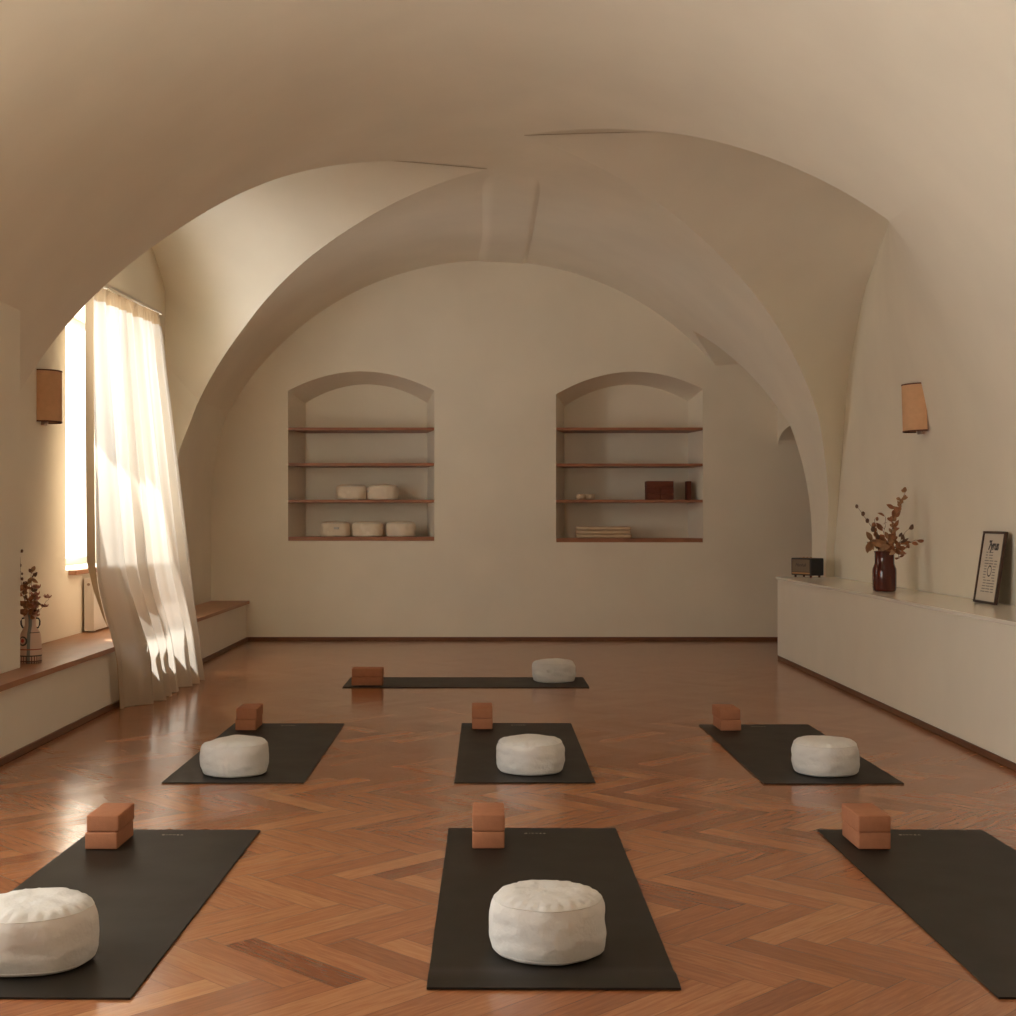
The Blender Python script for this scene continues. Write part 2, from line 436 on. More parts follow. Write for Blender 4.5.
    m = MB(); m.grid([[(rpier_x(z), 12.42, z) for z in zr], [(4.6, 12.42, z) for z in zr]]); m.grid([[(rpier_x(z)+(XR+.004-rpier_x(z))*t, rpier_y(z)+((spline(WA, max(1, z)) if z > 1 else 11.93)-rpier_y(z))*t, z) for t in (0,.25,.5,.75,1)] for z in zr])
    m.grid(right_side(RN, True)); m.grid(right_side(RF, False))
    struct(m.build('trim_lunette_right', M_plaster, smooth=40))
    # the right flank: the vault runs down to the wall, then opens out smoothly to the lunette's wall arch
    rows = []
    pk = math.asin((2.25-CX)/R)
    def A(s, y): p = pk+(PI/2-pk)*s; return Vector((CX+R*math.sin(p), y, CZ+R*math.cos(p)))
    def B(s):
        z = 3.44 + (CZ-3.44)*s**1.15
        return Vector((XR+.004, spline(WA, z) if z > 1 else 11.9+.03*(1-z)/.18, z))
    S = [k/48 for k in range(49)]
    for y in (YF, 1, 3, 4.5, 5.6, 6.4, 7.0): rows.append([A(q, y) for q in S])
    for t in (0, .18, .36, .54, .7, .84, .93, 1): rows.append([A(q, 7.59).lerp(B(q), t) for q in S])
    m = MB(); m.grid(rows)
    struct(m.build('wall_right_flank', M_plaster, smooth=60, recalc=False))
    # small lunette over the doorway beside the rear wall
    rows = []
    for k in range(81):
        u = k/80; y = 12.42 + (YB-12.42)*u
        x = inv(BN, y) if y < 13.39 else inv(BN, 26.78-y)
        rows.append([(x+(3.3-x)*t, y, zb(x)+.03*math.sin(PI*t)) for t in (0, .1, .25, .5, .75, 1)])
    m = MB(); m.grid(rows)
    struct(m.build('trim_lunette_rear', M_plaster, smooth=60, recalc=False))
    # patched thickening of plaster along the crown near the rear wall
    rows = []
    for a in range(41):
        y = 10.25 + (YB-10.25)*a/40; row = []
        for b in range(25):
            s = b/24
            wob = 0
            x = (-.03-.05*max(0, (y-12.6)/1.2)) + wob + s*(.49 + .04*max(0, (y-12.6)/1.2))
            e = min(1, s/.22, (1-s)/.12)*min(1, a/7)
            e = e*e*(3-2*e)
            row.append((x, y, zb(x) + .002 - .016*e))
        rows.append(row)
    m = MB(); m.grid(rows); struct(m.build('trim_crown_patch', M_plaster, smooth=180, recalc=False))
build_vault()

def reveal(m, w, xi, xo, flare=.0):
    y0, y1, z0, z1 = w
    m.quad((xi,y0,z0),(xi,y0,z1),(xo,y0,z1),(xo,y0,z0)); m.quad((xi,y1,z0),(xo,y1,z0),(xo,y1,z1),(xi,y1,z1))
    m.quad((xi,y0,z1),(xi,y1,z1),(xo,y1,z1),(xo,y0,z1)); m.quad((xi,y0,z0),(xo,y0,z0),(xo,y1,z0),(xi,y1,z0))
m = MB()
m.wallx(XP, YF, 7.5, 0, 2.40, [WIN2]); m.wally(7.5, XQ, XP, 0, 2.42)
m.wallx(XQ, 7.5, 7.95, 0, 2.0); m.wally(7.95, XA-.02, XQ, 0, 2.0)
m.wallx(XA, 7.93, 12.45, 0, 4.0, [WIN1])

m.wallx(XO, YF-.1, YB+.7, -.05, 4.3, [WIN1, WIN2])
reveal(m, WIN1, XA, XO); reveal(m, WIN2, XP, XO)
struct(m.build('wall_left', M_plaster, recalc=False))
m = MB(); m.wallx(XR+.005, YF, 12.41, 0, 4.0)
struct(m.build('wall_right', M_plaster, recalc=False))
# doorway head in the right wall next to the rear wall, with the soffit of the passage
m = MB()
def arch_z(y):                      # springs at 1.95 on the rear wall
    c = 13.1; hw = .705
    return 1.95 + .175*max(0, 1-((y-c)/hw)**2)**.5 if abs(y-c) < hw else 1.95
ysn = [12.42+1.38*k/40 for k in range(41)]
m.grid([[(2.965, y, arch_z(y)) for y in ysn], [(2.965, y, 3.2) for y in ysn]])
m.grid([[(2.965, y, arch_z(y)) for y in ysn], [(3.35, y, arch_z(y)) for y in ysn]])
struct(m.build('door_1', M_plaster, recalc=False))
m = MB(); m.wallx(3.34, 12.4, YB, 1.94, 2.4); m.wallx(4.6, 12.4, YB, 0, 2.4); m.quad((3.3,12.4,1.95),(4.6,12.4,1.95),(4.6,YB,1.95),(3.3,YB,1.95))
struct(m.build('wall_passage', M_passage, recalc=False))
m = MB(); m.wally(YF, XO, 4.7, 0, 4.3)
struct(m.build('wall_front', M_plaster, recalc=False))
m = MB(); m.quad((XO,YF-.1,4.3),(4.7,YF-.1,4.3),(4.7,YB+.7,4.3),(XO,YB+.7,4.3)); m.wallx(4.7, YF-.1, YB+.7, -.05, 4.3); m.wally(YB+.7, XO, 4.7, -.05, 4.3)  # unseen outer box added around the room to stop sky light leaking in
m.quad((XO,YF-.1,-.05),(4.7,YF-.1,-.05),(4.7,YB+.7,-.05),(XO,YB+.7,-.05))
struct(m.build('light_leak_shell', M_passage, recalc=False))

# rear wall with two arched niches
NICHES = [dict(x0=-1.961, x1=-.488, zl=2.51, zr=2.51, za=2.705, zb=1.0, il=.118, ir=.09),
          dict(x0=.734, x1=2.213, zl=2.475, zr=2.525, za=2.70, zb=.985, il=.11, ir=.085)]
ND = .45
def niche_loop(n, y, s):
    x0, x1 = n['x0']+n['il']*s, n['x1']-n['ir']*s
    pts = [(x0, y, n['zb']+.03*s), (x1, y, n['zb']+.03*s)]
    for k in range(33):
        t = k/32; x = x1+(x0-x1)*t
        base = n['zr']+(n['zl']-n['zr'])*t
        rise = n['za']-(n['zl']+n['zr'])/2
        pts.append((x, y, base + rise*(1-(2*t-1)**2) - .085*s))
    return pts
def build_rear():
    bm = bmesh.new(); edges = []
    def loop(pts):
        vs = [bm.verts.new(p) for p in pts]
        for a, b in zip(vs, vs[1:]+vs[:1]): edges.append(bm.edges.new((a, b)))
    loop([(XO,YB,-.02),(4.7,YB,-.02),(4.7,YB,4.3),(XO,YB,4.3)])
    for n in NICHES: loop(niche_loop(n, YB, 0))
    bmesh.ops.triangle_fill(bm, use_beauty=True, edges=edges)
    for n in NICHES:
        a, b = niche_loop(n, YB, 0), niche_loop(n, YB+ND, 1)
        va = [bm.verts.new(p) for p in a]; vb = [bm.verts.new(p) for p in b]
        for i in range(len(a)):
            j = (i+1) % len(a); bm.faces.new((va[i], va[j], vb[j], vb[i]))
        bm.faces.new(vb)
    me = bpy.data.meshes.new('wall_back'); bm.to_mesh(me); bm.free(); me.materials.append(M_plaster)
    struct(link('wall_back', me))
build_rear()

# skirting
m = MB(); m.box(-2.37, 2.98, YB-.018, YB-.001, 0, .034); struct(m.build('baseboard_back', M_dkwood, bevel=.004, segs=1))

# windows: frame, panes, sill (the second one stands outside the frame)
def window(idx, w, xi):
    y0, y1, z0, z1 = w; xg = -3.22
    m = MB(); t = .055
    m.box(xg-.03, xg+.03, y0, y0+t, z0, z1); m.box(xg-.03, xg+.03, y1-t, y1, z0, z1)
    m.box(xg-.03, xg+.03, y0+t, y1-t, z0, z0+t); m.box(xg-.03, xg+.03, y0+t, y1-t, z1-t, z1)
    yc = (y0+y1)/2
    m.box(xg-.025, xg+.025, yc-.04, yc+.04, z0+t, z1-t)
    o = struct(m.build('window_%d' % idx, M_winframe))
    for a, b in ((y0+t, yc-.04), (yc+.04, y1-t)):
        for c, d in ((z0+t, z1-t),):
            p = MB(); p.quad((xg,a,c),(xg,b,c),(xg,b,d),(xg,a,d)); p.build('glass_pane', M_glass, o, recalc=False)
    p = MB(); p.box(-3.18, xi+.055, y0+.002 if idx == 2 else y0+.06, y1-.002, z0-.035, z0-.001); p.build('sill', M_benchwood, o, bevel=.004, segs=1)
    return o
window(1, WIN1, XA); window(2, WIN2, XP)

# ------------------------------------------------------------------ built-in bench and low cabinet
BF, BZ = -2.345, .40
t = thing('window_bench', 'long low wall bench with a cream front and brown wooden seat board beneath the window', 'bench', (-2.38, 8.7, 0))
def rel(o, t):
    o.location = Vector(o.location) - t.location; return o
m = MB(); m.box(XA+.01, -2.375, 7.96, 12.08, .004, BZ-.032); m.box(XQ+.002, -2.375, 12.08, YB-.02, .004, BZ-.032)
m.box(XQ+.004, -2.375, 7.52, 7.96, .004, BZ-.032); m.box(XP+.004, -2.375, 1.0, 7.52, .004, BZ-.032)
rel(m.build('front_panel', M_cream, t), t)
m = MB()
pl = [(XP+.004,1.0),(BF,1.0),(BF,YB-.02),(XQ+.004,YB-.02),(XQ+.002,12.09),(XA+.004,12.38),(XA+.004,7.97),(XQ+.004,7.97),(XQ+.004,7.52),(XP+.004,7.52)]
k = len(pl); m.v += [(x,y,BZ-.03) for x, y in pl] + [(x,y,BZ) for x, y in pl]
m.f.append(tuple(range(k))); m.f.append(tuple(range(k,2*k)))
for i in range(k): m.f.append((i,(i+1)%k,k+(i+1)%k,k+i))
rel(m.build('seat_board', M_benchwood, t), t)
m = MB(); m.box(-2.375, -2.360, 1.0, YB-.02, .002, .034); rel(m.build('plinth', M_dkwood, t), t)

CF, CT, CE = 2.558, .716, 11.912
t = thing('low_cabinet', 'long low cream cabinet with a glossy top running along the right wall', 'cabinet', (CF+.2, 8, 0))
m = MB(); m.box(CF, XR-.006, 1.0, CE, .036, CT-.022); rel(m.build('body', M_cream, t), t)
m = MB(); m.box(CF-.012, XR-.004, 1.0, CE+.012, CT-.021, CT); o = rel(m.build('countertop', M_lacquer, t, bevel=.003, segs=2), t); o['label'] = 'glossy pale countertop'
m = MB(); m.box(CF-.006, CF+.05, 1.0, CE-.03, .002, .034); rel(m.build('plinth', M_dkwood, t), t)

# niche shelves
SHZ = [[2.112, 1.755, 1.386, 1.005], [2.112, 1.750, 1.386, 1.000]]
WHICH = ['top', 'second', 'third', 'lowest']
for ni, n in enumerate(NICHES):
    for k, z in enumerate(SHZ[ni]):
        th = .028 if k < 3 else .04
        sd, base = ND-.01, z
        x0, x1 = n['x0']+.004, n['x1']-.004
        y0 = YB-.006
        xb0, xb1 = n['x0']+n['il']*sd/ND+.004, n['x1']-n['ir']*sd/ND-.004
        m = MB()
        if k == 3: x0 -= .0; x1 += .0
        pl = [(x0,y0),(x1,y0),(x1,YB+.002),(xb1,YB+sd),(xb0,YB+sd),(x0,YB+.002)]
        q = len(pl); zl = base if k < 3 else n['zb']+.032
        m.v += [(x,y,zl) for x, y in pl] + [(x,y,zl+th) for x, y in pl]
        m.f.append(tuple(range(q))); m.f.append(tuple(range(q,2*q)))
        for i in range(q): m.f.append((i,(i+1)%q,q+(i+1)%q,q+i))
        if k == 3:
            m = MB(); zl = n['zb']+.001
            m.v = [(x, y, zl+(.03*(y-YB)/ND if y > YB else 0)+.001) for x, y in pl] + [(x,y,zl+th) for x, y in pl]
            m.f = [tuple(range(q)), tuple(range(q,2*q))] + [(i,(i+1)%q,q+(i+1)%q,q+i) for i in range(q)]
        o = m.build('shelf_board', M_wood)
        where = 'of the left arched niche, the one with five white cushions' if ni == 0 else 'of the right arched niche, the one with blankets'
        tag(o, '%s brown wooden shelf board %s' % (WHICH[k], where), 'shelf', 'wooden shelf boards in the wall niches')
def shelf_top(ni, k): return SHZ[ni][k]+.028 if k < 3 else NICHES[ni]['zb']+.041

# ------------------------------------------------------------------ yoga mats
def make_mat(label, x, y, rz, L=1.83, Wd=.65, curl=0, logo=True):
    t = thing('yoga_mat', label, 'yoga mat', (x, y, .001), rz, 'black yoga mats on the parquet')
    nx, ny = 14, 40; rows_t = []; 
    def hz(u, v):
        w = .0012*noise.noise(Vector((u*4+x*3, v*4+y, 0)))
        e = max(0, 1-(v+L/2)/.10)
        return abs(w) + curl*math.exp(-((v+L/2-.075)/.03)**2)*.012 + curl*.002*e
    m = MB(); th = .005
    top = [[(-Wd/2+Wd*i/nx, -L/2+L*j/ny, th+hz(-Wd/2+Wd*i/nx, -L/2+L*j/ny)) for i in range(nx+1)] for j in range(ny+1)]
    bot = [[(p[0], p[1], max(0, p[2]-th)*.6) for p in r] for r in top]
    m.grid(top); m.grid(bot)
    ring = lambda g: g[0] + [r[-1] for r in g[1:-1]] + g[-1][::-1] + [r[0] for r in g[-2:0:-1]]
    m.grid([ring(bot), ring(top)], True)
    m.build('mat_sheet', M_mat, t, smooth=40)
    if logo:
        o = link('printed_logo', LOGO, t); o.location = (.008, L/2-.10, th+.0022)
        o['label'] = 'small pale lettering near the far edge'
    return t
LOGO = text_mesh('printed_logo', 'GIYVEA', .0165, M_mark, spacing=1.65, extrude=.0003)
make_mat('black yoga mat nearest the left wall in the front row', -1.197, 4.375, -.012, 1.87)
make_mat('black yoga mat in the middle of the front row, with a curled near end', .186, 4.42, -.0055, curl=1)
make_mat('black yoga mat at the front right corner, with bricks but no cushion in view', 1.612, 4.375, 0, 1.87, .638)
make_mat('black yoga mat on the left of the middle row, nearest the curtain', -1.143, 7.18, .0)
make_mat('black yoga mat in the centre of the middle row', .194, 7.19, -.003, 1.845, .645)
make_mat('black yoga mat on the right of the middle row, nearest the low cabinet', 1.593, 7.15, .005, 1.81, .64)
make_mat('black yoga mat laid crosswise in front of the rear wall', -.123, 10.173, PI/2, 1.775, .628, logo=False)

# ------------------------------------------------------------------ yoga bricks, two on every mat
def block_mesh(seed, m_):
    m = MB(); m.box(-.059, .059, -.112, .112, 0, .0615)
    me = m.mesh('yoga_block', m_, bevel=.0055, segs=3, smooth=40); return me
BL = block_mesh(0, M_block)
def stack(where, x, yf, rz=0, dx=.004, dz=.01, along=False):
    yc = yf + (.112 if not along else .059)
    for k in (0, 1):
        o = link('yoga_block', BL)
        o.location = (x + (dx if k else 0), yc + (dx*.8 if k else 0), .0085 + .0622*k)
        o.rotation_euler = (0, 0, rz + (PI/2 if along else 0) + (dz if k else 0))
        tag(o, '%s terracotta foam yoga brick of the pair %s' % (('upper' if k else 'lower'), where), 'yoga block', 'terracotta yoga bricks on the mats')
stack('on the front left mat', -1.384, 4.975, -.015)
stack('on the front middle mat', .019, 4.985, .005, dx=.001, dz=-.006)
stack('on the front right mat', 1.420, 4.975, .008, dx=-.002)
stack('on the mat nearest the curtain', -1.350, 7.805, -.01)
stack('on the centre mat of the middle row', -.004, 7.845, 0, dx=-.001, dz=.004)
stack('on the mat nearest the low cabinet', 1.405, 7.79, .03, dx=-.006)
stack('on the crosswise mat by the rear wall', -.84, 9.93, .0, dx=.002, along=True)

# ------------------------------------------------------------------ round meditation cushions
def make_cushion(name, label, loc, rz=0, r=.159, h=.163, seed=0, tilt=0, dent=0, group='white round cushions on the mats', sq=0, fab=None):
    fab = fab or M_cotton
    t = thing(name, label, 'cushion', loc, rz, group)
    seg = 96
    ph = seed*7.31
    def P3(a, rr, z):
        d = Vector((math.cos(a), math.sin(a), 0))
        nz = noise.noise(Vector((d.x*1.6+ph, d.y*1.6, z*6)))*.012 + noise.noise(Vector((d.x*3+ph, d.y*3, z*34+ph)))*.0042
        q = rr*(1 + nz/r*(rr/r)) 
        zz = z + tilt*z/h*(q*d.x) - dent*math.exp(-(((a-2.2+PI) % (2*PI)-PI)/.5)**2)*max(0, z/h-.5)*max(0, rr/r-.4)*.07
        return (q*d.x*(1+sq), q*d.y, max(0, zz))
    A = [2*PI*j/seg for j in range(seg)]
    zt, zl = h*.85, h*.07
    side = []
    for k in range(33):
        u = k/32; z = zl + (zt-zl)*u
        rr_ = .945+.055*math.sin(PI*min(1, u/.9))**.7 if u < .45 else 1-.065*max(0, (u-.68)/.32)**2.2
        side.append([P3(a, r*rr_, z) for a in A])
    bot = [[P3(a, r*f, z) for a in A] for f, z in ((.02,0),(.5,0),(.80,0),(.88,h*.012),(.925,h*.035),(.945,zl))]
    m = MB(); m.grid(bot, True); m.grid(side, True)
    m.build('side_band', fab, t, smooth=180)
    top = []
    for k in range(30):
        f = 1-k/29*.995
        e = f**2
        row = []
        for a in A:
            pl = .003*math.sin(a*23+ph+2.5*noise.noise(Vector((a*2, ph, 0))))*math.exp(-((f-.93)/.10)**2)*(f < .999)
            big = .0025*noise.noise(Vector((math.cos(a)*f*3+ph, math.sin(a)*f*3, 1.7)))*(1-f**6)*2
            crease = -.002*abs(noise.noise(Vector((a*1.9+ph, f*.7, 0))))*math.sin(PI*min(1, f))
            z = zt + (h-zt)*(1-f**4.2)**.8
            p = Vector(P3(a, r*.935*f, z)); p.z += pl + big + crease
            row.append(tuple(p))
        top.append(row)
    m = MB(); m.grid(top, True)
    m.build('top_panel', fab, t, smooth=180)
    for nm, z, rr in (('piping', zt, .9345), ('piping', zl, .945)):
        m = MB(); rows = []
        for a in A:
            c = Vector(P3(a, r*rr, z)); d = Vector((math.cos(a), math.sin(a), 0))
            rows.append([c + .0014*(math.cos(q)*d + Vector((0,0,math.sin(q)))) for q in [2*PI*j/6 for j in range(6)]])
        m.grid(rows + rows[:1], True); m.build(nm, M_thread, t, smooth=180)
    # carrying loop sewn to the band
    m = MB(); a0 = 2.3
    pts = []
    for k in range(9):
        u = k/8-.5; c = Vector(P3(a0+u*.36, r*.99, h*.55)); d = Vector((math.cos(a0+u*.36), math.sin(a0+u*.36), 0))
        pts.append(c + d*.012*(1-(2*u)**2))
    m.grid([[p+Vector((0,0,-.011)) for p in pts], [p+Vector((0,0,.011)) for p in pts]]); m.build('handle', M_thread, t, smooth=180)
    return t
ZM = .0075
make_cushion('meditation_cushion', 'white round cushion cut by the left frame edge, on the front left mat', (-1.219, 3.72, ZM), .4, r=.165, seed=1, tilt=-.0, h=.174)
make_cushion('meditation_cushion', 'white round cushion on the front middle mat', (.179, 3.815, ZM), 0, seed=2, h=.172, r=.160)
make_cushion('meditation_cushion', 'dented white round cushion on the mat nearest the curtain', (-1.172, 6.495, ZM), .5, seed=3, dent=1.4, h=.168)
make_cushion('meditation_cushion', 'white round cushion on the centre mat of the middle row', (.225, 6.55, ZM), 1.1, seed=4)
make_cushion('meditation_cushion', 'white round cushion on the mat nearest the low cabinet', (1.626, 6.515, ZM), .2, seed=5)
make_cushion('meditation_cushion', 'small looking white cushion on the crosswise mat by the rear wall', (.525, 10.22, ZM), 2.2, seed=6)
for k, (px, ni, sh, lab) in enumerate(((351, 0, 2, 'left cream cushion of the pair on the third shelf'), (382.5, 0, 2, 'right cream cushion of the pair on the third shelf'),
        (335, 0, 3, 'leftmost of three cream cushions on the lowest shelf'), (367, 0, 3, 'middle of three cream cushions on the lowest shelf'), (401, 0, 3, 'rightmost of three cream cushions on the lowest shelf'))):
    x = (px-483)*13.93/1372
    make_cushion('meditation_cushion', lab, (x, 13.955, shelf_top(ni, sh)+.001), k*1.3, r=.157, h=.156, seed=10+k, group='cream cushions in the left niche', fab=M_cream_cotton)

# ------------------------------------------------------------------ right niche contents
z = shelf_top(1, 2)+.001
dk = block_mesh(1, M_darkblock)
def rack_block(label, x, y, zz, w, d, h):
    m = MB(); m.box(-w/2, w/2, -d/2, d/2, 0, h); o = m.build('yoga_block', M_darkblock, bevel=.004, segs=2, smooth=40)
    o.location = (x, y, zz); tag(o, label, 'yoga block', 'dark brown bricks in the right niche'); return o
x = (646-483)*13.9/1372
rack_block('bottom dark brick lying at the left of the stack on the third shelf', x+.07, 13.92, z, .135, .2, .062)
rack_block('middle dark brick lying at the left of the stack on the third shelf', x+.07, 13.92, z+.063, .135, .2, .062)
rack_block('top dark brick lying over the whole stack on the third shelf', x+.135, 13.92, z+.126, .268, .2, .062)
rack_block('lower small dark brick at the right of the stack on the third shelf', x+.205, 13.91, z, .127, .2, .062)
rack_block('upper small dark brick at the right of the stack on the third shelf', x+.205, 13.91, z+.063, .127, .2, .062)
rack_block('thin dark brick standing upright near the right end of the third shelf', (688.5-483)*13.98/1372, 14.0, z, .045, .14, .19)
# folded cotton straps on the left of that shelf
def roll(label, x, y, zz, w, r):
    m = MB(); rows = []
    for k in range(60):
        a = k/59*2*PI*3; q = r*(.25+.75*k/59)
        rows.append((q*math.cos(a), q*math.sin(a)))
    pts0 = [(-w/2, p[0], p[1]+r) for p in rows]; pts1 = [(w/2, p[0], p[1]+r) for p in rows]
    m.grid([pts0, pts1]); me = m.mesh('yoga_strap', M_blanket, smooth=180)
    o = link('yoga_strap', me); o.location = (x, y, zz)
    sol = o.modifiers.new('thickness', 'SOLIDIFY'); sol.thickness = .004
    tag(o, label, 'strap', 'rolled straps in the right niche')
x = (576-483)*13.9/1372
roll('rolled beige strap at the left of the little pile on the third shelf', x+.05, 13.9, z+.002, .09, .026)
roll('rolled beige strap at the right of the little pile on the third shelf', x+.15, 13.92, z+.002, .09, .030)
roll('rolled beige strap lying behind the other two on the third shelf', x+.10, 13.99, z+.002, .16, .032)
# folded blankets
def blanket(label, x, y, zz, w, d, h, seed):
    m = MB(); seg = 40; rows = []
    for i in range(31):
        u = i/30; row = []
        for j in range(seg):
            a = 2*PI*j/seg
            cy = (abs(math.cos(a))**.35)*math.copysign(1, math.cos(a)); cz = (abs(math.sin(a))**.5)*math.copysign(1, math.sin(a))
            e = 1 if 0 < i < 30 else .86
            wz = .006*noise.noise(Vector((u*5+seed*3, cy*2, cz)))
            row.append(((u-.5)*w*(1+.012*noise.noise(Vector((cz*3, cy*3, seed)))), cy*d/2*e, h/2 + cz*h/2*e + wz*(cz > 0)))
        rows.append(row)
    m.grid(rows, True); m.f.append(tuple(range(seg))); m.f.append(tuple(range(30*seg, 31*seg)))
    o = m.build('folded_blanket', M_blanket, smooth=60); o.location = (x, y, zz)
    tag(o, label, 'blanket', 'folded blankets in the right niche')
x = (603.5-483)*13.92/1372; zz = shelf_top(1, 3)+.001
blanket('bottom folded beige blanket of the pile on the lowest shelf', x+.002, 13.95, zz, .555, .22, .040, 1)
blanket('middle folded beige blanket of the pile on the lowest shelf', x-.004, 13.955, zz+.041, .55, .22, .038, 2)
blanket('top folded beige blanket of the pile on the lowest shelf', x-.002, 13.95, zz+.080, .55, .22, .036, 3)

# ------------------------------------------------------------------ wall lamps
def sconce(label, x, y, z0, z1, s, r=.122, tilt=0):
    t = thing('wall_lamp', label, 'wall lamp', (x, y, z0), 0, 'half-round wall lamps')
    h = z1-z0; t.rotation_euler = (0, -tilt, 0)
    A = [PI/2 + s*(-PI*k/32) for k in range(33)]    # half cylinder facing the room
    def arc(rr, z): return [(-s*abs(rr*math.cos(a))*-1 if False else s*rr*math.sin(PI*k/32), rr*math.cos(PI*k/32), z) for k, a in enumerate(A)]
    m = MB(); m.grid([arc(r, .006), arc(r, h*.5), arc(r, h-.006)]); m.grid([arc(r-.003, h-.006), arc(r-.003, .006)])
    m.build('lamp_shade', M_shade, t, smooth=60)
    for nm, za, zc in (('shade_binding', 0, .009), ('shade_binding', h-.009, h)):
        m = MB(); m.grid([arc(r+.0015, za), arc(r+.0015, zc)]); m.grid([arc(r-.004, zc), arc(r-.004, za)])
        m.grid([arc(r+.0015, zc), arc(r-.004, zc)]); m.grid([arc(r-.004, za), arc(r+.0015, za)]); m.build(nm, M_trim, t, smooth=40)
    m = MB(); m.box(min(0, s*.02), max(0, s*.02), -.035, .035, -.016, h*.6); m.build('back_plate', M_plate, t, bevel=.003)
    m = MB(); m.box(min(s*.018, s*.05), max(s*.018, s*.05), -.02, .02, h*.3, h*.42); m.lathe([(.001,h*.42),(.017,h*.42),(.017,h*.45),(.03,h*.52),(.032,h*.6),(.02,h*.66),(.001,h*.68)], 20, (s*.045,0,0))
    m.build('bulb_holder', M_steel, t, smooth=40)
def zlx(px, x): return x*1372/(px-483)
sconce('tan half-round wall lamp beside the curtained window on the left wall', XA+.001, 8.97, 1.842, 2.182, 1)
sconce('tan half-round wall lamp on the right wall above the vase', 2.95, 9.225, 1.800, 2.122, -1, tilt=.03)

# ------------------------------------------------------------------ radiator under the window
t = thing('radiator', 'white panel radiator below the window sill behind the curtain', 'radiator', (-2.84, 10.6, BZ))
y0, y1 = 9.84-10.6, 11.3-10.6
m = MB(); m.box(.035, .05, y0, y1, .012, .385)
m.build('front_plate', M_steel, t, bevel=.004)
m = MB(); m.box(-.02, .034, y0, y0+.012, .012, .39); m.box(-.02, .034, y1-.012, y1, .012, .39); m.box(-.02, .034, y0+.012, y1-.012, .375, .39); m.build('casing', M_steel, t)
m = MB(); m.box(-.02, -.008, y0+.013, y1-.013, .012, .373); m.build('rear_plate', M_steel, t)
m = MB(); m.tube([(.013, y0-.003, .345), (.013, y0-.012, .345)], .010, 16); m.build('bleed_valve', M_plate, t, smooth=40)
for yy in (y0+.1, y1-.1):
    m = MB(); m.box(-.018, .03, yy-.015, yy+.015, .0005, .011); m.build('foot', M_steel, t)

